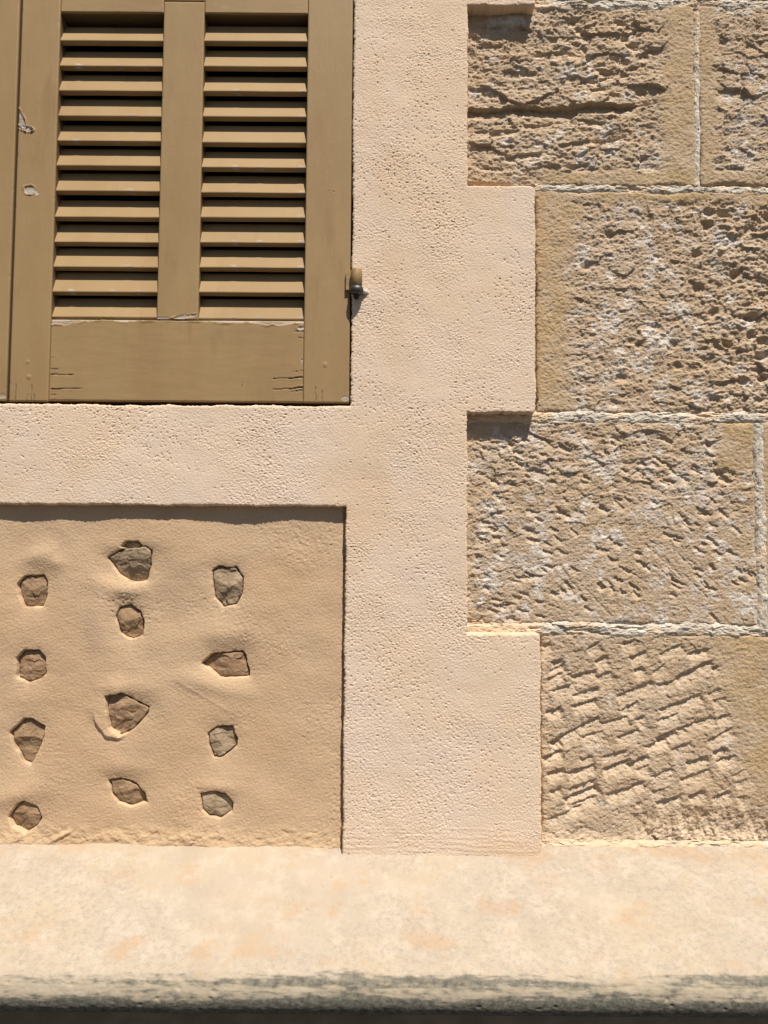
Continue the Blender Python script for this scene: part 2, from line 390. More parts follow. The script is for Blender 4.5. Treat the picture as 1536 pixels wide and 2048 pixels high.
def build_panel():
    xs = axis(WX0, PX(712), FX0, PX(712), .00125, .006)
    zs = axis(PZ(1760), PZ(985), FZ0, PZ(985), .00125, .006)
    X, Z = grid2(xs, zs)
    Xw = X + .0012 * pn(X * 90, Z * 90, 80); Zw = Z + .0012 * pn(X * 90, Z * 90, 81)
    h = .0034 * fbm(X * 6, Z * 8, 2, 82) + .0009 * fbm(X * 22, Z * 24, 3, 83)
    dm = np.full(X.shape, 1.0)
    for pts, k, hh, tx, tz in ROCKW:
        s = poly_sdf(Xw, Zw, pts); dm = np.minimum(dm, s)
    # mounds and lips of mortar pushed up round the stones
    def gauss(px, py, sx, sz, ang=0): u, v = bump2(X, Z, px, py, sx, sz, ang); return np.exp(-(u * u + v * v))
    h = h + .0035 * gauss(222, 1172, 42, 20, -12) + .003 * gauss(265, 1178, 35, 16, 10) - .0025 * gauss(225, 1140, 22, 26)
    h = h + .003 * gauss(262, 1088, 55, 22) + .0035 * gauss(80, 1110, 34, 16, 15) + .0028 * gauss(112, 1125, 20, 14) - .0015 * gauss(40, 1090, 40, 30)
    h = h + .004 * gauss(200, 1240, 24, 60) + .003 * gauss(420, 1370, 70, 18, -12) + .003 * gauss(250, 1375, 60, 20)
    h = h + .003 * gauss(450, 1270, 60, 22) + .003 * gauss(35, 1590, 50, 20, 12) + .0028 * gauss(430, 1575, 40, 14) + .0025 * gauss(250, 1535, 55, 18)
    u, v = bump2(X, Z, 237, 1424, 48, 54, 0)
    el = np.sqrt(u * u + v * v) + .07 * pn(X * 60, Z * 60, 89); lowr = sst(.1, -.5, v); h = h + .0050 * ((1 - lowr) * sst(1.5, .5, el) + lowr * sst(1.06, .92, el)) * sst(.5, -.1, u)   # crescent lip left of the big stone
    h = h - .0036 * np.exp(-np.maximum(dm, 0) / .013)                                 # plaster dips to each stone
    h = h - .0105 * sst(.0016, -.0002, dm)                                            # socket
    # faint diagonal trowel ridge and the scuffed foot
    u, v = bump2(X, Z, 410, 1395, 70, 3.0, -30); h = h + .0005 * sst(-1.4, 0, v) * sst(2.2, .0, v) * sst(1.1, .7, np.abs(u))
    foot = sst(PZ(1648), PZ(1682), Z)
    h = h + foot * (.0022 * fbm(X * 45, Z * 70, 3, 91) + .0010 * facet(X * 90, Z * 120, 92))
    u, v = bump2(X, Z, 124, 1672, 24, 4, 28); h = h + .0035 * np.exp(-(np.abs(u) ** 3)) * sst(-1, 0, v) * sst(2.5, .0, v)
    rough = sst(.05, .45, fbm(X * 8, Z * 8, 3, 94) + .15 * sst(PX(480), PX(640), X))
    grain = .00036 * pn(X * 300, Z * 330, 95) + .00042 * pn(X * 450, Z * 470, 96) + rough * (.0004 * pn(X * 160, Z * 170, 97) + .0003 * pn(X * 330, Z * 330, 98))
    f1, f2, ox, oz, q1, q2, q3 = cells(X * 110, Z * 110, 99)
    h = h + grain - .0009 * sst(.3, .05, f1) * (q1 > .8) * (.2 + .8 * rough)
    # open crack along the right edge
    gx = PX(687.5, 1350) - .0015
    dist = np.abs(X - gx + .0012 * pn(X * 3, Z * 60, 100) + .0012 * pn(X * 90, Z * 140, 101))
    crack = sst(.0034, .0008, dist)
    h = h - .0035 * crack * sst(-.45, .2, pn(X * 60, Z * 45, 105))
    och = .55 * sst(.012, .0, np.maximum(dm, 0)) * sst(-.2, .4, pn(X * 30, Z * 30, 102)) + .5 * foot
    dirt = .45 * crack * sst(-.2, .3, pn(X * 150, Z * 90, 103)) + .45 * sst(.003, 0.0, dm) * sst(0, .4, pn(X * 60, Z * 60, 104))
    o = relief('render_panel', xs, zs, PY - h, PANEL, None, None, (np.clip(och, 0, 1), np.clip(dirt, 0, 1)))
    return o
panel = build_panel()
tag(panel, 'recessed tan render panel below the window with brown stones set in it', 'wall panel')
RM = [mat_rock('brown_rock', (.25, .158, .09), (.345, .225, .13), 0), mat_rock('grey_rock', (.25, .178, .11), (.36, .27, .178), 3), mat_rock('rusty_rock', (.27, .165, .095), (.33, .21, .12), 7)]
def build_rock(i, pts, k, hh, tx, tz):
    rng = np.random.RandomState(140 + i)
    xa = [p[0] for p in pts]; za = [p[1] for p in pts]; cx, cz_ = sum(xa) / len(xa), sum(za) / len(za)
    R = max(max(xa) - min(xa), max(za) - min(za)) / 2
    xs = np.arange(min(xa) - .003, max(xa) + .003, .0009); zs = np.arange(min(za) - .003, max(za) + .003, .0009)
    X, Z = grid2(xs, zs)
    s_ = poly_sdf(X + .0013 * pn(X * 130, Z * 130, 330 + i), Z + .0013 * pn(X * 130, Z * 130, 350 + i), pts); d = -s_
    # three to five broken planes meeting in ridges
    a0_ = rng.uniform(0, 6.28); n = rng.randint(3, 6); g = np.full(X.shape, .0030)
    for q in range(n):
        a = a0_ + q * 6.283 / n + rng.uniform(-.4, .4); sl = rng.uniform(.12, .34)
        ox_, oz_ = rng.uniform(-.35, .35) * R, rng.uniform(-.35, .35) * R
        g = np.minimum(g, .0030 - sl * (math.cos(a) * (X - cx - ox_) + math.sin(a) * (Z - cz_ - oz_)))
    g = np.maximum(g, -.004) + tx * (X - cx) + tz * (Z - cz_) - .002
    g = g + .0016 * facet(X * 60 + .3 * pn(X * 90, Z * 90, 9), Z * 75, 300 + i) + .0009 * fbm(X * 120, Z * 150, 3, 320 + i, .6)
    rad = .0025; dd = np.clip(d, 0, rad); g = g - rad + np.sqrt(np.maximum(rad * rad - (rad - dd) ** 2, 0)) + hh
    inside = d > 0
    Y = np.where(inside, PY + .0025 - g, PY + .016)
    keep = inside[:-1, :-1] | inside[1:, :-1] | inside[:-1, 1:] | inside[1:, 1:]
    return relief('set_stone', xs, zs, Y, RM[k], panel, keep)
for i, (pts, k, hh, tx, tz) in enumerate(ROCKW): build_rock(i, pts, k, hh, tx, tz)

# ------------------------------------------------------------------ ashlar wall
SY = .0205
wall = empty('ashlar_wall', (PX(1400), SY + .05, PZ(1700)))
tag(wall, 'rough tooled sandstone block wall with pale mortar joints, right of the stucco', 'stone wall')
def wedge(X, Z, x0, y0, x1, y1, W, depth, soft=3.0, lip=.0004):
    """one chisel cut: sharp upper edge from (x0,y0) to (x1,y1) in photo pixels, floor ramping back out below"""
    ax, az = P(x0, y0, SY); bx, bz = P(x1, y1, SY)
    L = math.hypot(bx - ax, bz - az); ux, uz = (bx - ax) / L, (bz - az) / L
    out = np.zeros(X.shape)
    pad = (W + 8) * MM + L
    ii = np.where(np.abs(X[0] - (ax + bx) / 2) < pad)[0]; kk = np.where(np.abs(Z[:, 0] - (az + bz) / 2) < pad)[0]
    if len(ii) == 0 or len(kk) == 0: return None
    sl = (slice(kk[0], kk[-1] + 1), slice(ii[0], ii[-1] + 1))
    dx, dz = X[sl] - ax, Z[sl] - az
    u = dx * ux + dz * uz; v = (dx * uz - dz * ux)      # v grows downwards for strokes running to the right
    u = u + .0018 * pn(X[sl] * 120, Z[sl] * 120, 7); v = v + .0013 * pn(X[sl] * 90, Z[sl] * 90, 9) + .0010 * pn(X[sl] * 230, Z[sl] * 230, 11)
    w = W * MM
    prof = np.clip(1 - np.maximum(v, 0) / w, 0, 1) * sst(-lip * .75, lip * 2.2, v)
    e = sst(0, soft * MM, u) * sst(L, L - soft * MM, u)
    return sl, depth * prof * e
def block(name, x0, x1, y0, y1, style, seed, label=None, joint=.0035):
    bx0, bx1 = PX(x0, (y0 + y1) / 2, SY), PX(x1, (y0 + y1) / 2, SY); bz0, bz1 = PZ(y1, (x0 + min(x1, 1536)) / 2, SY), PZ(y0, (x0 + min(x1, 1536)) / 2, SY)
    fine = .00115
    xs = axis(bx0 - .004, bx1 + .004, FX0, FX1, fine, .004); zs = axis(bz0 - .004, bz1 + .004, FZ0, FZ1, fine, .004)
    X, Z = grid2(xs, zs)
    s1 = .0050 * fbm(X * 22, Z * 22, 5, seed, .6); s2 = .0062 * fbm(X * 20, Z * 22, 5, seed + 9, .6)
    d = -rect_sdf(X + s1, Z + s2, bx0, bx1, bz0, bz1, .005)
    rad = .007 + .004 * pn(X * 14, Z * 14, seed + 40)
    dd = np.clip(d, 0, rad)
    edge = (-rad + np.sqrt(np.maximum(rad * rad - (rad - dd) ** 2, 0))) * .8
    grain = .0017 * fbm(X * 150, Z * 200, 3, seed + 1, .75) + .0007 * pn(X * 430, Z * 450, seed + 5)
    wx = X + .008 * fbm(X * 18, Z * 18, 2, seed + 2); wz = Z + .008 * fbm(X * 18, Z * 18, 2, seed + 3)
    R = np.zeros(X.shape); G = np.zeros(X.shape); B = np.zeros(X.shape)
    patch = sst(-.35, .15, fbm(X * 16, Z * 16, 4, seed + 50, .6))
    def near(px, py, sx, sz):
        cx, cz = P(px, py, SY); return np.exp(-(((X - cx) / (sx * MM)) ** 2 + ((Z - cz) / (sz * MM)) ** 2))
    def xr(px): return PX(px, (y0 + y1) / 2, SY)
    def zr(py): return PZ(py, 1200, SY)
    film = fbm(X * 26, Z * 24, 5, seed + 20, .68)
    edgen = .016 * fbm(X * 20, Z * 20, 5, seed + 12, .6)
    if style == 'A':
        marg = sst(xr(1300), xr(1350), X + 1.5 * edgen) * (1 - sst(zr(180), zr(20), Z) * 0)
        marg = np.maximum(marg, sst(zr(330), zr(350), Z + edgen * .8) * sst(xr(1060), xr(1110), X + edgen))
        body = .0062 * facet(wx * 15, wz * 30, seed + 4) + .0012 * facet(wx * 60, wz * 110, seed + 6) + .0030 * fbm(X * 60, Z * 105, 4, seed + 26, .68) + .0034 * fbm(X * 16, Z * 34, 4, seed + 7) + .0012 * pn(X * 120, Z * 170, seed + 8)
        # long split across the face
        cl = zr(213) + .004 * pn(X * 16, X * 0, seed + 11) + .0025 * pn(X * 60, X * 0, seed + 13) - .020 * sst(xr(1120), xr(950), X) * 0
        v = cl - Z + (X - xr(1100)) * .04
        body = body - .011 * np.where(v > 0, np.clip(1 - v / .020, 0, 1), 0) * sst(-.0005, .0012, v) * sst(xr(1300), xr(1255), X)
        body = body + .003 * sst(.03, .002, -v) * (v < 0) * sst(xr(1310), xr(1240), X)
        for (a, b, c, e, w, dp) in ((1005, 313, 1090, 303, 20, .006), (1115, 290, 1252, 272, 18, .005), (1190, 300, 1245, 297, 14, .005), (1085, 334, 1180, 328, 16, .005), (1120, 343, 1200, 336, 12, .004), (945, 262, 1040, 258, 18, .0045), (1040, 250, 1150, 240, 16, .004),
                                 (950, 92, 1010, 88, 16, .004), (1060, 108, 1140, 98, 22, .006), (1000, 140, 1080, 146, 18, .005), (1090, 75, 1180, 68, 16, .004), (960, 330, 1010, 336, 14, .004), (1150, 235, 1215, 245, 16, .005)):
            w_ = wedge(X, Z, a, b, c, e, w, dp, 14)
            if w_: body[w_[0]] -= w_[1]; B[w_[0]] = np.maximum(B[w_[0]], .5 * np.clip(w_[1] / .004, 0, 1))
        rng = np.random.RandomState(seed)
        for q in range(34):
            a = rng.uniform(1130, 1300); b = rng.uniform(30, 190)
            w_ = wedge(X, Z, a, b, a + rng.uniform(14, 34), b + rng.uniform(-8, 8), rng.uniform(12, 22), rng.uniform(.003, .006))
            if w_: body[w_[0]] -= w_[1]; B[w_[0]] = np.maximum(B[w_[0]], .75 * np.clip(w_[1] / .004, 0, 1))
        G = sst(.03, .22, film + .25 * near(1190, 290, 130, 40) + .2 * near(1000, 40, 90, 16) + .15 * near(1150, 160, 70, 60) - .12)
        R = marg * .9 + .35 * near(960, 120, 60, 70) * 0
        lo = -.0015
    elif style == 'B':
        marg = sst(xr(1440), xr(1422), X + edgen); marg = np.maximum(marg, sst(zr(335), zr(352), Z + edgen))
        body = .0042 * facet(wx * 30, wz * 50, seed + 4) + .0012 * facet(wx * 75, wz * 110, seed + 6) + .0026 * fbm(X * 60, Z * 90, 4, seed + 26, .68) + .0024 * fbm(X * 18, Z * 30, 4, seed + 7) - .004 * near(1450, 180, 26, 24)
        G = sst(-.02, .2, film + .15 * near(1490, 260, 60, 70) - .06); R = marg * .55 + .4 * near(1450, 180, 30, 26); lo = -.001
    elif style == 'C':
        marg = sst(xr(1158), xr(1106), X + 1.5 * edgen - .018 * sst(zr(600), zr(420), Z)); marg = np.maximum(marg, sst(zr(412), zr(396), Z + edgen * .7))
        amp = .55 + .55 * sst(xr(1330), xr(1520), X)
        body = amp * (.0046 * facet(wx * 34, wz * 58, seed + 4) + .0014 * facet(wx * 80, wz * 120, seed + 6) + .0036 * fbm(X * 66, Z * 100, 4, seed + 26, .68) + .0036 * fbm(X * 24, Z * 38, 5, seed + 7, .6) + .0014 * pn(X * 130, Z * 160, seed + 8))
        f1, f2, ox, oz, q1, q2, q3 = cells(wx * 26, wz * 34, seed + 15)
        body = body - .0055 * sst(.38, .1, f1) * (q1 > .55) * sst(xr(1330), xr(1480), X) - .004 * sst(.3, .08, f1) * (q1 > .72)
        G = sst(.03, .2, film + .12 * near(1290, 640, 110, 190) - .05); R = marg * .95; lo = -.002
    elif style == 'D':
        marg = sst(xr(1432), xr(1452), X + edgen) * sst(zr(948), zr(925), Z + edgen)
        up = np.clip(sst(zr(1110), zr(900), Z + .03 * fbm(X * 9, Z * 9, 2, seed + 14)) + .8 * sst(xr(1080), xr(960), X), 0, 1)
        body = (.2 + .55 * up) * (.0036 * facet(wx * 34, wz * 60, seed + 4) + .0013 * facet(wx * 85, wz * 130, seed + 6) + .0032 * fbm(X * 64, Z * 100, 4, seed + 26, .68) + .0026 * fbm(X * 22, Z * 36, 4, seed + 7)) + .0010 * fbm(X * 12, Z * 12, 3, seed + 8)
        rng = np.random.RandomState(seed)
        for q in range(170):
            a = rng.uniform(945, 1505); b = rng.uniform(865, 1235)
            L = rng.uniform(16, 34); an = math.radians(rng.normal(34 if a > 1080 else 15, 9))
            w_ = wedge(X, Z, a, b, a + L * math.cos(an), b + L * math.sin(an), rng.uniform(9, 17), rng.uniform(.0022, .0048), 5)
            if w_: body[w_[0]] -= w_[1]; B[w_[0]] = np.maximum(B[w_[0]], .75 * np.clip(w_[1] / .004, 0, 1))
        for q in range(12):     # long drag lines down to the right
            a = rng.uniform(1080, 1400); b = rng.uniform(1080, 1170)
            w_ = wedge(X, Z, a, b, a + rng.uniform(40, 75), b + rng.uniform(40, 75), 6, .0013, 8)
            if w_: body[w_[0]] -= w_[1]; B[w_[0]] = np.maximum(B[w_[0]], .75 * np.clip(w_[1] / .004, 0, 1))
        body = body - .0035 * near(1010, 850, 60, 18)
        G = sst(.02, .2, film + .05 + .18 * near(1040, 1090, 60, 90) + .12 * near(1430, 1000, 60, 130) + .10 * near(1180, 900, 160, 50) + .22 * near(1500, 1220, 40, 40) - .07)
        R = marg * .9 + .2 * up * sst(.0, .4, fbm(X * 10, Z * 10, 2, seed + 16)); lo = -.001
    else:
        en = .045 * fbm(X * 9, Z * 9, 5, seed + 12, .62)
        marg = sst(xr(1425), xr(1485), X + en + .022 * sst(zr(1480), zr(1290), Z) - .02 * sst(zr(1330), zr(1480), Z)) * sst(zr(1625), zr(1585), Z + en * .5)
        body = .0012 * facet(wx * 30, wz * 50, seed + 4) + .0012 * facet(wx * 90, wz * 120, seed + 6) + .0012 * fbm(X * 14, Z * 22, 4, seed + 7)
        SK = [(465, 275, 560, 235), (690, 225, 760, 190), (860, 205, 952, 168), (970, 280, 1045, 232), (795, 392, 985, 312), (1080, 302, 1262, 213), (485, 365, 612, 322), (585, 392, 720, 340), (455, 468, 545, 440), (815, 463, 915, 412), (1000, 458, 1222, 372), (478, 612, 722, 482), (635, 592, 748, 553), (795, 592, 918, 543), (935, 638, 1052, 588), (1085, 552, 1282, 482), (1235, 612, 1372, 533), (1410, 635, 1470, 612), (845, 728, 962, 668), (965, 782, 1082, 733), (1105, 795, 1262, 738), (1280, 706, 1385, 672), (535, 888, 722, 818), (745, 864, 892, 828), (458, 988, 642, 918), (1365, 775, 1455, 732), (438, 690, 545, 648), (1235, 385, 1312, 342), (440, 150, 490, 130), (650, 170, 720, 120), (820, 140, 900, 115), (1000, 190, 1130, 130), (1060, 650, 1170, 605), (960, 850, 1040, 838), (1430, 515, 1500, 512), (1300, 300, 1400, 262), (700, 300, 790, 262), (620, 700, 700, 672)]
        rng = np.random.RandomState(7)
        for col in ((462, 560), (570, 720), (735, 880), (880, 960), (980, 1120), (1130, 1260), (1270, 1370), (1380, 1470)):
            for row in range(150, 960, 78):
                a = col[0] + rng.uniform(-14, 14); c = col[1] + rng.uniform(-24, 10); b = row - (a - 460) * .06 + rng.uniform(-16, 16); e = b - (c - a) * rng.uniform(.26, .42)
                mx, my = (a + c) / 2, (b + e) / 2
                if e < 120 or any(abs(mx - (q[0] + q[2]) / 2) < 95 and abs(my - (q[1] + q[3]) / 2) < 34 for q in SK): continue
                SK.append((a, b, c, e))
        for (a, b, c, e) in SK:
            w_ = wedge(X, Z, 900 + a / 2.415, 1230 + b / 2.415, 900 + c / 2.415, 1230 + e / 2.415, 25 + (a * 7 + b) % 9, .0040 + ((a + b * 3) % 10) * .0003, 9, .0011)
            if w_: body[w_[0]] -= w_[1]; B[w_[0]] = np.maximum(B[w_[0]], .75 * np.clip(w_[1] / .004, 0, 1))
        low = sst(zr(1602), zr(1640), Z + edgen) * sst(xr(1230), xr(1300), X + edgen)
        body = body + low * (.0050 * fbm(X * 70, Z * 26, 3, seed + 17, .6) + .003 * facet(wx * 80, wz * 50, seed + 18) - .003)
        B0 = B; B = np.clip(1.2 * sst(zr(1652), zr(1674), Z + edgen * 1.6) + low * sst(.05, .3, fbm(X * 60, Z * 40, 3, seed + 19)) * .9, 0, 1)
        B = np.maximum(np.maximum(B, B0), .7 * sst(xr(1098), xr(1086), X + edgen * .5))
        G = sst(.2, .34, film) * .6; R = marg * .9; lo = -.001
    flat = .0018 * fbm(X * 26, Z * 26, 4, seed + 30, .6) + .0005 * pn(X * 160, Z * 170, seed + 31)
    keepb = 1 - marg
    h = body * keepb + flat * (.4 + .6 * marg) + grain * (1 - .25 * marg) + lo * keepb + edge
    if style != 'F': B = B + .5 * sst(.012, .002, X - bx0) * sst(-.1, .4, pn(X * 50, Z * 50, seed + 33)) * (x0 < 1100)
    Y = SY - h
    Y = np.where(d <= 0, SY + .03, Y)
    o = relief('stone_block', xs, zs, Y, STONE, None, None, (np.clip(R * (.18 + .55 * patch), 0, 1), np.clip(G * keepb, 0, 1), np.clip(B * (1 - .8 * marg), 0, 1)), skirt=SY + .05)
    adopt(o, wall)
    if label: o['label'] = label
    return o
BLOCKS = [('A', 928, 1392, 8, 371, 'A', 400, 'sandstone block with a long horizontal split'),
          ('B', 1399, 2000, 10, 371, 'B', 430, None),
          ('C', 1073, 1760, 382, 828, 'C', 460, 'rough pitted block with an ochre left margin'),
          ('D', 930, 1514, 841, 1250, 'D', 490, 'block pecked with short slanting chisel marks'),
          ('E', 1525, 2150, 842, 1252, 'B', 520, None),
          ('F', 1083, 1550, 1268, 1700, 'F', 550, 'block with broad diagonal chisel strokes'),
          ('G', 1562, 2150, 1274, 1700, 'B', 580, None),
          ('H', 1771, 2200, 388, 824, 'B', 610, None),
          ('I', 1066, 1640, -420, -2, 'B', 640, None),
          ('J', 1650, 2150, -420, -2, 'B', 670, None)]
for b in BLOCKS: block(*b)
def joint(x0, y0, x1, y1, width, seed, vertical=False, proud=.001, cream=0.0):
    """a strip of lime mortar between two blocks, following the line (x0,y0)-(x1,y1)"""
    if not vertical:
        xs = axis(PX(x0, y0, SY), PX(x1, y1, SY), FX0, FX1, .0012, .005); n = 46
        w = width * MM; t = np.linspace(-1, 1, n)
        X, T = np.meshgrid(xs, t)
        zc = np.interp(X, [PX(x0, y0, SY), PX(min(x1, 1536), y1, SY)], [P(x0, y0, SY)[1], P(min(x1, 1536), y1, SY)[1]])
        zc = zc + .0034 * pn(X * 11, X * 0 + seed, seed) + .0016 * pn(X * 50, X * 0 + seed, seed + 1)
        Z = zc + T * w
    else:
        zs = axis(PZ(y1, x1, SY), PZ(y0, x0, SY), FZ0, FZ1, .0012, .005); n = 40
        w = width * MM; t = np.linspace(-1, 1, n)
        T, Z = np.meshgrid(t, zs)
        xa, za = P(x0, y0, SY); xb, zb = P(x1, y1, SY)
        X = np.interp(Z, [zb, za], [xb, xa]) + T * w + .0026 * pn(Z * 14, Z * 0 + seed, seed) + .0012 * pn(Z * 60, Z * 0 + seed, seed + 1)
    k = 1.0 - np.abs(T) ** 3
    if vertical: rough = .0026 * fbm(X * 90, Z * 70, 4, seed + 2, .68) + .0012 * facet(X * 120, Z * 90, seed + 4)
    else: rough = .0030 * fbm(X * 48, Z * 90, 4, seed + 2, .68) + .0016 * facet(X * 70, Z * 120, seed + 4) - .0035 * sst(.12, .4, fbm(X * 16, Z * 60, 4, seed + 9, .6))
    h = proud - .0055 * (1 - k) + rough + .0005 * pn(X * 400, Z * 400, seed + 5)
    co = np.stack([X, SY - h, Z], -1).reshape(-1, 3)
    nz, nx = X.shape; idx = np.arange(nx * nz).reshape(nz, nx)
    q = np.stack([idx[:-1, :-1], idx[:-1, 1:], idx[1:, 1:], idx[1:, :-1]], -1).reshape(-1, 4)
    R = sst(-.02, .28, fbm(X * 14, Z * 20, 3, seed + 6)) * .8 + .45 * (seed == 740) * sst(PZ(110), PZ(80), Z) + .8 * sst(PX(1105), PX(1075), X) + cream * sst(-.5, -.1, fbm(X * 30, Z * 40, 2, seed + 8))
    mk = np.stack([np.clip(R, 0, 1), X * 0, X * 0, X * 0], -1).reshape(-1, 4)
    adopt(link('mortar_joint', mesh_np('mortar_joint', co, q, mk), MORTAR), wall)
joint(928, 6, 2150, 8, 17, 700, proud=-.001)
joint(1070, 375, 2150, 381, 12, 710, proud=.0)
joint(928, 834, 2150, 836, 14, 720, proud=.0)
joint(928, 1256, 2150, 1262, 16, 730, proud=.0005)
joint(1396, 20, 1394, 372, 9, 740, True, proud=-.0005)
joint(1519, 846, 1529, 1256, 13, 750, True, proud=.001)
joint(1080, 1697, 2150, 1700, 17, 790, proud=.004, cream=.95)
joint(1556, 1272, 1556, 1700, 13, 760, True)
joint(1765, 388, 1765, 824, 13, 770, True)
joint(1645, -420, 1645, -2, 13, 780, True)
bv, bf = boxv(PX(690), WX1, SY + .035, SY + .35, -.2, WZ1 + .1)
adopt(pyd('wall_core', bv, bf, plain('core_stone', (.40, .30, .19), .95)), wall)

# ------------------------------------------------------------------ sloping ledge with rounded nose
ledge = empty('stone_ledge', (0, -.1, 0))
tag(ledge, 'cream sloping stone ledge with grey rounded nose along the foot of the wall', 'ledge')
LX = axis(WX0, WX1, FX0, FX1, .0021, .008)
zj = PZ(1710, 768, 0.0)                    # height where the surround meets the ledge
SL = .52
YE = -.167                                # where the slope turns into the nose
RN = .030
prof = []
n1 = 118
for i in range(n1):
    t = i / (n1 - 1); y = .055 + (YE - .055) * t; prof.append((y, zj + y * SL))
a0 = math.atan2(1, SL)                     # direction of the slope's normal (elevation)
cy = YE + RN * math.cos(a0); cz = prof[-1][1] - RN * math.sin(a0)
for i in range(1, 70):
    a = a0 - (a0 + math.radians(100)) * i / 69.0
    prof.append((cy - RN * math.cos(a), cz + RN * math.sin(a)))
ny = prof[-1][0]
prof += [(cy + .02, cz - RN - .001), (cy + .045, cz - RN - .002), (cy + .047, cz - RN - .03)]
prof = np.array(prof)
seg = np.concatenate([[0], np.cumsum(np.hypot(*(prof[1:] - prof[:-1]).T))])
tan = np.gradient(prof, axis=0); tan /= np.maximum(np.hypot(tan[:, 0], tan[:, 1]), 1e-9)[:, None]
nrm = np.stack([tan[:, 1], -tan[:, 0]], -1)     # towards street and up
def build_ledge():
    X, S = np.meshgrid(LX, seg)
    h = .0016 * fbm(X * 6, S * 9, 3, 800) + .0005 * fbm(X * 40, S * 40, 3, 801) + .00022 * pn(X * 240, S * 240, 802)
    f1, f2, ox, oz, q1, q2, q3 = cells(X * 45, S * 45, 803)
    h = h - .0018 * sst(.16, .03, f1) * (q1 > .80) + .0006 * fbm(X * 130, S * 130, 3, 807, .7)
    se = seg[n1 - 1]
    nose = S - se
    h = h - .0014 * sst(.0, .5, fbm(X * 26, S * 60, 3, 806)) * sst(-.012, .002, nose) * sst(.03, .01, nose)
    # thin cracks running down the slope
    for cxp, sd in ((1108, 1), (1390, 2), (652, 3)):
        c = np.abs(X - PX(cxp, 1800, -.1) - .006 * pn(S * 25, S * 0 + sd, 810 + sd) - (S - .1) * (.0 if sd == 1 else .25 if sd == 2 else .05))
        h = h - .0009 * sst(.0011, .0002, c) * sst(-.25, .15, pn(S * 18, S * 0 + sd, 815 + sd)) * (nose < -.06)
    Y = prof[:, 0][:, None] + nrm[:, 0][:, None] * h
    Zc = prof[:, 1][:, None] + nrm[:, 1][:, None] * h
    # masks
    n_c = fbm(X * 3.2, S * 8, 3, 822); n_b = fbm(X * 30, S * 70, 4, 821, .65)
    n = .8 * fbm(X * 5, S * 70, 5, 820, .66) + .5 * fbm(X * 40, S * 110, 4, 824, .7) + .35 * fbm(X * 2.2, S * 6, 2, 826)
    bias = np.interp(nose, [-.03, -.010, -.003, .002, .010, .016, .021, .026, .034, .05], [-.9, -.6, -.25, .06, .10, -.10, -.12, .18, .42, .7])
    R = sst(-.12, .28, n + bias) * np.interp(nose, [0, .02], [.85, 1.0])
    A = np.clip(sst(-.002, .014, nose + .012 * n_b) * (.55 + .5 * sst(-.2, .3, n)), 0, .95)
    G = sst(-.15, .3, n_c * .8 + fbm(X * 5, S * 7, 3, 825) * .7 + .35 * sst(-.16, -.03, nose) + .1)
    B = sst(.12, .5, fbm(X * 11, S * 16, 4, 828, .6) + .25 * sst(.10, .05, S) * sst(PX(760), PX(1300), X) + .10 * sst(.10, .05, S)) * .7
    co = np.stack([X, Y, Zc], -1).reshape(-1, 3)
    nz, nx = X.shape; idx = np.arange(nx * nz).reshape(nz, nx)
    q = np.stack([idx[:-1, :-1], idx[1:, :-1], idx[1:, 1:], idx[:-1, 1:]], -1).reshape(-1, 4)
    mk = np.stack([R, G, B, A], -1).reshape(-1, 4)
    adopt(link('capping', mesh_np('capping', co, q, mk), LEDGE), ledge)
build_ledge()
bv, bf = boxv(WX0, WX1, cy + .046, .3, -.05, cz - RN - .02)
adopt(pyd('plinth', bv, bf, plain('plinth_brown', (.26, .195, .13), .9, k=20)), ledge)  # plinth in a plain brown, darker than the ledge top

# ------------------------------------------------------------------ louvred shutters
SHY = .0025; TH = .036
X_L, X_R = PX(29.5, 400), PX(702, 400)
XA, XB = PX(107.5, 400), PX(317.5, 400); XC, XD = PX(400, 400), PX(610.5, 400)
ZB, ZBR = PZ(804, 360), PZ(639, 360)
ZTR = PZ(23, 360); ZT = PZ(-150, 360)
shutter = empty('shutter', (X_L, SHY, ZB))
tag(shutter, 'olive brown louvred wooden shutter leaf with two slat columns and peeling bottom rail', 'shutter', 'window shutter leaves')
def plank(name, x0, x1, z0, z1, parent, y=SHY, fn=None, grain_x=False, seed=0, step=.0013, label=None):
    xs = np.linspace(x0, x1, max(8, int((x1 - x0) / step))); zs = np.linspace(z0, z1, max(8, int((z1 - z0) / step)))
    X, Z = grid2(xs, zs)
    d = np.minimum(np.minimum(X - x0, x1 - X), np.minimum(Z - z0, z1 - Z))
    rad = .0016
    dd = np.clip(d, 0, rad); h = -rad + np.sqrt(np.maximum(rad * rad - (rad - dd) ** 2, 0))
    U, V = (X, Z) if grain_x else (Z, X)
    h = h + .00035 * fbm(U * 8, V * 30, 3, seed) + .00005 * pn(U * 40, V * 220, seed + 3) - .0005 * sst(.2, .6, fbm(X * 70, Z * 70, 3, seed + 4)) * sst(.004, .0, d)
    R = np.zeros(X.shape); G = np.zeros(X.shape)
    if fn: h, R, G = fn(X, Z, h, R, G)
    o = relief(name, xs, zs, y - h, PAINT, None, None, (np.clip(R, 0, 1), np.clip(G, 0, 1)), skirt=y + TH, side_shade=.9)
    adopt(o, parent)
    if label: o['label'] = label
    return o
def flake(X, Z, h, R, px, py, rx, rz, seed, ang=0, depth=.0006, curl=.0012):
    u, v = bump2(X, Z, px, py, rx, rz, ang)
    cx, cz = P(px, py, SHY)
    e = np.sqrt(u * u + v * v) + .45 * fbm(X * 60, Z * 60, 3, seed)
    m = sst(1.03, .97, e)
    rim = sst(1.35, 1.04, e) * (1 - m) * sst(-.3, .5, fbm(X * 35, Z * 35, 2, seed + 1) + .2)
    return h - depth * m + curl * rim, np.maximum(R, m)
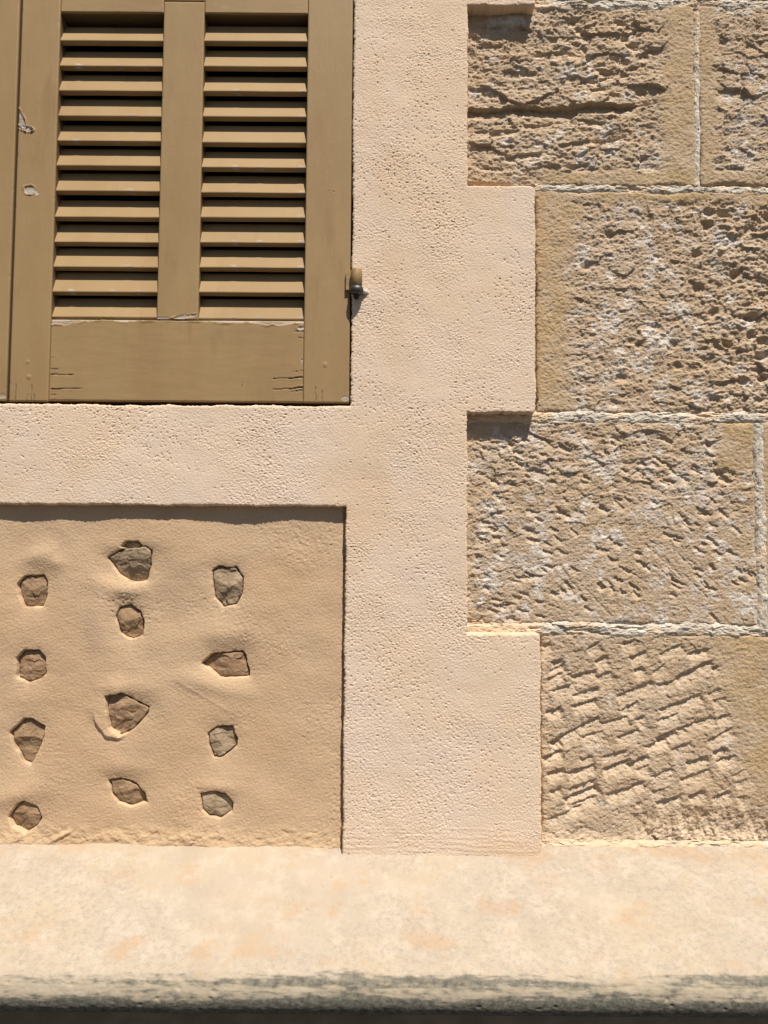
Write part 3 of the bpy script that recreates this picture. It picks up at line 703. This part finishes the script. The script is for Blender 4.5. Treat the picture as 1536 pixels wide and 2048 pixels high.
def crack(X, Z, h, G, x0, y0, x1, y1, w=1.6, depth=.0012, seed=0):
    ax, az = P(x0, y0, SHY); bx, bz = P(x1, y1, SHY); L = math.hypot(bx - ax, bz - az); ux, uz = (bx - ax) / L, (bz - az) / L
    u = (X - ax) * ux + (Z - az) * uz; v = -(X - ax) * uz + (Z - az) * ux + .0012 * pn(u * 70, u * 0 + seed, seed)
    t = np.clip(u / L, 0, 1); ww = .75 * w * MM * (1 - .8 * t)
    m = sst(ww + .0005, ww * .3, np.abs(v)) * (u > 0) * (u < L)
    lip = sst(ww * 3.5, ww, np.abs(v)) * (u > 0) * (u < L) * (1 - m)
    return h - depth * m + .0005 * lip, np.maximum(G, m)
def f_left(X, Z, h, R, G):
    h, R = flake(X, Z, h, R, 44, 240, 8, 30, 900, 28, .0009, .0026); h, R = flake(X, Z, h, R, 58, 264, 15, 5, 901, -15, .0009, .0026)
    h, R = flake(X, Z, h, R, 64, 386, 12, 9, 902, -20, .0008, .0014)
    h, R = flake(X, Z, h, R, 80, 392, 5, 5, 904)
    for i, x in enumerate((62, 53, 68)): h, G = crack(X, Z, h, G, x, 802, x + 1, 802 - (40, 22, 18)[i], 1.1, seed=905 + i)
    h, G = crack(X, Z, h, G, 30, 800, 33, 765, 1.6, seed=909)
    u, v = bump2(X, Z, 64, 757, 4.5, 5); h = h + .0008 * sst(1.1, .7, np.sqrt(u * u + v * v))
    u, v = bump2(X, Z, 62, 727, 3.5, 3.5); h = h + .0006 * sst(1.1, .7, np.sqrt(u * u + v * v))
    return h, R, G
def f_right(X, Z, h, R, G):
    h, G = crack(X, Z, h, G, 632, 802, 631, 775, 1.4, seed=911); h, G = crack(X, Z, h, G, 645, 803, 644, 780, 1.0, seed=912)
    h, G = crack(X, Z, h, G, 654, 382, 672, 384, 1.0, .0008, seed=913)
    h, R = flake(X, Z, h, R, 690, 800, 7, 5, 914)
    u, v = bump2(X, Z, 651, 733, 4, 5.5); h = h + .0009 * sst(1.1, .7, np.sqrt(u * u + v * v))
    return h, R, G
def f_bottom(X, Z, h, R, G):
    # peeled strip along the top edge
    d = ZBR - Z
    ed = (.0085 * np.clip(.35 + fbm(X * 14, X * 0, 4, 920, .6), 0, 1) + .0015 * pn(X * 90, X * 0, 921)) * (sst(PX(300), PX(215), X) + sst(PX(375), PX(470), X) + .35)
    m = sst(ed, ed - .0008, d)
    rim = sst(ed + .004, ed, d) * (1 - m)
    h = h - .0009 * m + .0010 * rim * sst(-.2, .3, pn(X * 40, X * 0, 922)); R = np.maximum(R, .7 * m)
    CK = [(608, 755, 545, 757, 2.6), (608, 775, 545, 779, 2.6), (608, 742, 584, 744, 1.0), (608, 662, 585, 662, 1.3), (608, 781, 580, 783, 1.2), (608, 675, 594, 676, .9),
          (101, 749, 147, 749, 1.6), (101, 778, 165, 777, 1.9), (101, 737, 122, 737, 1.2), (101, 716, 110, 716, .7), (101, 790, 113, 789, .8)]
    for i, (a, b, c, e, w) in enumerate(CK): h, G = crack(X, Z, h, G, a, b, c, e, w, .0016, seed=930 + i)
    h, G = crack(X, Z, h, G, 482, 774, 484, 764, 1.0, .0008, seed=960)
    h, R = flake(X, Z, h, R, 602, 660, 8, 5, 962); h, R = flake(X, Z, h, R, 604, 725, 3, 6, 963)
    # blistered lower edge
    d2 = Z - ZB
    h = h - .0007 * sst(.0035, .0, d2 - .003 * pn(X * 30, X * 0, 965)) * sst(-.1, .3, pn(X * 9, X * 0, 966))
    return h, R, G
def f_mid(X, Z, h, R, G):
    h, R = flake(X, Z, h, R, 372, 637, 24, 4, 970, 8); h, R = flake(X, Z, h, R, 330, 640, 14, 3, 971)
    return h, R, G
g = .0003
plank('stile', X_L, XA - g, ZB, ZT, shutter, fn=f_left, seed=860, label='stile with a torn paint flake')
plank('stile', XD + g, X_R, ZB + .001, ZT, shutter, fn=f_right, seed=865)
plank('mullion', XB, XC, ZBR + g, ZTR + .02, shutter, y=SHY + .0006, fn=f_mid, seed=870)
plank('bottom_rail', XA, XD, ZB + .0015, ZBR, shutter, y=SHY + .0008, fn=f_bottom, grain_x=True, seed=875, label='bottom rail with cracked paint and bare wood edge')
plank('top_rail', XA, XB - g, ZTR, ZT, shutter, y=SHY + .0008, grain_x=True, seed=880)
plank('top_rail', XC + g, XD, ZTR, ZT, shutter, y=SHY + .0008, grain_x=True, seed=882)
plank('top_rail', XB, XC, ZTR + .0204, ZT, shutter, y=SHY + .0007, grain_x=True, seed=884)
# slats
SA = math.radians(63); ST = .0095; SLEN = .043
def slat_mesh(x0, x1, seed):
    ca, sa = math.cos(SA), math.sin(SA)
    def pt(l, t): return (l * ca + t * sa, l * sa - t * ca)      # along the slat (in and up), through its thickness (in and down)
    r = .0018
    prof = [(SLEN, 0), (.022, 0), (.008, 0), (r, 0), (.0006, .0006), (0, r), (0, ST * .5), (0, ST - r * .7), (.0005, ST - .0004), (r, ST), (.012, ST), (SLEN, ST)]
    n = 22; v = []; mk = []
    rng = np.random.RandomState(seed)
    xs = np.linspace(x0, x1, n)
    wob = .0005 * fbm(xs * 9, xs * 0 + seed, 2, seed)
    chip = .0022 * np.clip(pn(xs * 45, xs * 0 + seed, seed + 5) - .45, 0, 1) * 1.6
    for i in range(n):
        for k, (l, t) in enumerate(prof):
            c = chip[i] if 3 <= k <= 6 else 0
            y, z = pt(l + c, t); v.append((xs[i], y, z + wob[i]))
            mk.append((min(1, c * 900), 0, 0, 0))
    m = len(prof); f = []
    for i in range(n - 1):
        for k in range(m):
            a = i * m + k; b = i * m + (k + 1) % m
            f.append((a, a + m, b + m, b))
    f = np.array(f)
    me = mesh_np('slat', np.array(v), f, np.array(mk), smooth=False)
    me.materials.append(PAINT)
    return me
slat_left = [slat_mesh(0, XB - XA + .004, 1000 + i) for i in range(4)]
slat_right = [slat_mesh(0, XD - XC + .004, 1010 + i) for i in range(4)]
order = [0, 2, 1, 3, 2, 0, 3, 1, 0, 3, 2, 1]
for col, (xs0, meshes) in enumerate(((XA - .002, slat_left), (XC - .002, slat_right))):
    for i in range(12):
        zt = PZ(78 + 50.55 * i, 360, SHY)
        o = bpy.data.objects.new('slat', meshes[order[(i + col * 5) % 12]]); scene.collection.objects.link(o)
        o.location = (xs0, SHY + .0035 + ((i * 13 + col * 5) % 5) * .0003, zt + ((i * 29 + col * 17) % 7 - 3) * .0003)
        o.rotation_euler = (math.radians(((i * 37 + col * 11) % 7 - 3) * .8), 0, 0)
        adopt(o, shutter)
# neighbouring leaf, its own copy of every part
leaf = shutter.copy(); scene.collection.objects.link(leaf)
leaf['label'] = 'neighbouring olive brown shutter leaf, only its edge showing at the far left'
shift = X_R - X_L + .0050
leaf.location = shutter.location + Vector((-shift, .001, 0))
for ch in list(shutter.children):
    c = ch.copy(); scene.collection.objects.link(c); c.parent = leaf; c.matrix_parent_inverse = ch.matrix_parent_inverse.copy()
    if 'label' in c: del c['label']
# rebate strip closing the gap between the leaves, fixed to the neighbouring leaf
bv, bf = boxv(X_L - .02, X_L - .0001, SHY + .012, SHY + .034, ZB + .001, ZT)
bv = [(x - .0004 if x > X_L - .01 else x, y, z) for x, y, z in bv]
rb = pyd('rebate_strip', [(x + .012, y + .026, z) for x, y, z in bv], bf, PAINT); rb.parent = leaf; rb.matrix_parent_inverse = Matrix.Translation(leaf.location).inverted()
# hinge on the right stile
def lathe(name, cx, cy_, rz, mat, parent=None, n=20, smooth=True):
    v, f = [], []
    for (r, z) in rz:
        for i in range(n):
            a = 2 * math.pi * i / n; v.append((cx + r * math.cos(a), cy_ + r * math.sin(a), z))
    for k in range(len(rz) - 1):
        for i in range(n):
            f.append((k * n + i, k * n + (i + 1) % n, (k + 1) * n + (i + 1) % n, (k + 1) * n + i))
    f.append(tuple(range(n))[::-1]); f.append(tuple((len(rz) - 1) * n + i for i in range(n)))
    return pyd(name, v, f, mat, parent, smooth)
HX = PX(713.0, 560, -.010); HY = -.0095; HR = .0092
z1, z0 = PZ(536, 712, -.018), PZ(569, 712, -.018)
BARE = plain('hinge_paint', (.33, .22, .10), .55, k=60)
hb = (lathe('hinge_barrel', HX, HY, [(HR * .9, z0), (HR, z0 + .0008), (HR, z1 - .0006), (HR * .96, z1)], BARE, None))
bv, bf = boxv(PX(692, 560), HX, -.0035, .012, PZ(581, 700), PZ(543, 700))
hl = adopt(pyd('hinge_leaf', bv, bf, BARE), shutter); hb.parent = hl
STEEL = plain('weathered_steel', (.10, .10, .10), .45, .6, k=120)
DARK = plain('rusted_bolt', (.035, .028, .024), .7, .2, k=200)
WHITE = plain('chipped_white_paint', (.62, .57, .50), .7, k=90)
pin = empty('hinge_pintle', (HX, HY, z0))
tag(pin, 'small grey metal hinge pin fixed in the stucco beside the shutter', 'hinge pin')
adopt(lathe('collar', HX + .0003, HY, [(.0060, z0 - .0135), (.0098, z0 - .011), (.0114, z0 - .007), (.0108, z0 - .003), (.0080, z0 + .0005)], STEEL), pin)
adopt(lathe('pin_end', HX + .0002, HY, [(.0022, z0 - .021), (.0042, z0 - .019), (.0048, z0 - .013)], DARK, n=8, smooth=False), pin)
# tapering spike from the collar back into the wall
sx, sz = P(742, 579, .0)
v = []; n = 8
for (cx_, cy2, cz_, r) in ((HX + .004, HY + .001, z0 - .0045, .0050), (HX + .010, HY + .005, z0 - .0055, .0045), (sx, .004, z0 - .0075, .0030)):
    for i in range(n):
        a = 2 * math.pi * i / n; v.append((cx_, cy2 + r * math.cos(a), cz_ + r * math.sin(a)))
f = [(k * n + i, k * n + (i + 1) % n, (k + 1) * n + (i + 1) % n, (k + 1) * n + i) for k in range(2) for i in range(n)]
f += [tuple(range(n))[::-1], tuple(2 * n + i for i in range(n))]
adopt(pyd('spike', v, f, WHITE, smooth=True), pin)

# ------------------------------------------------------------------ window in the dark behind the slats
win = empty('window', (X_L, .13, ZB))
tag(win, 'dark window in deep shade behind the louvre slats', 'window')
GL = NT('dark_glass').done((.012, .012, .013), .12)
FRM = plain('window_frame_paint', (.10, .07, .045), .6)
wx0, wx1 = X_L - shift - .05, X_R + .05
bv, bf = boxv(wx0, wx1, .135, .14, ZB - .06, ZT + .06); adopt(pyd('pane', bv, bf, GL), win)
v, f = [], []
for (a, b, c, d_) in ((wx0, wx1, ZB - .06, ZB + .0), (wx0, wx1, ZT - .0, ZT + .06), (X_R - .04, wx1, ZB, ZT), (wx0, wx0 + .09, ZB, ZT), (X_L - .03, X_L + .03, ZB, ZT)):
    bv, bf = boxv(a, b, .10, .134, c, d_); o_ = len(v); v += bv; f += [tuple(i + o_ for i in q) for q in bf]
adopt(pyd('frame', v, f, FRM), win)
# reveal lining of the opening
v, f = [], []
for (a, b, c, d_) in ((wx0, wx1, ZB - .075, ZB - .006), (X_R + .0035, X_R + .06, ZB - .02, ZT + .05), (wx0, wx1, ZT + .006, ZT + .07)):
    bv, bf = boxv(a, b, .02, .134, c, d_); o_ = len(v); v += bv; f += [tuple(i + o_ for i in q) for q in bf]
adopt(pyd('reveal', v, f, plain('reveal_plaster', (.45, .34, .24), .9)), surround)
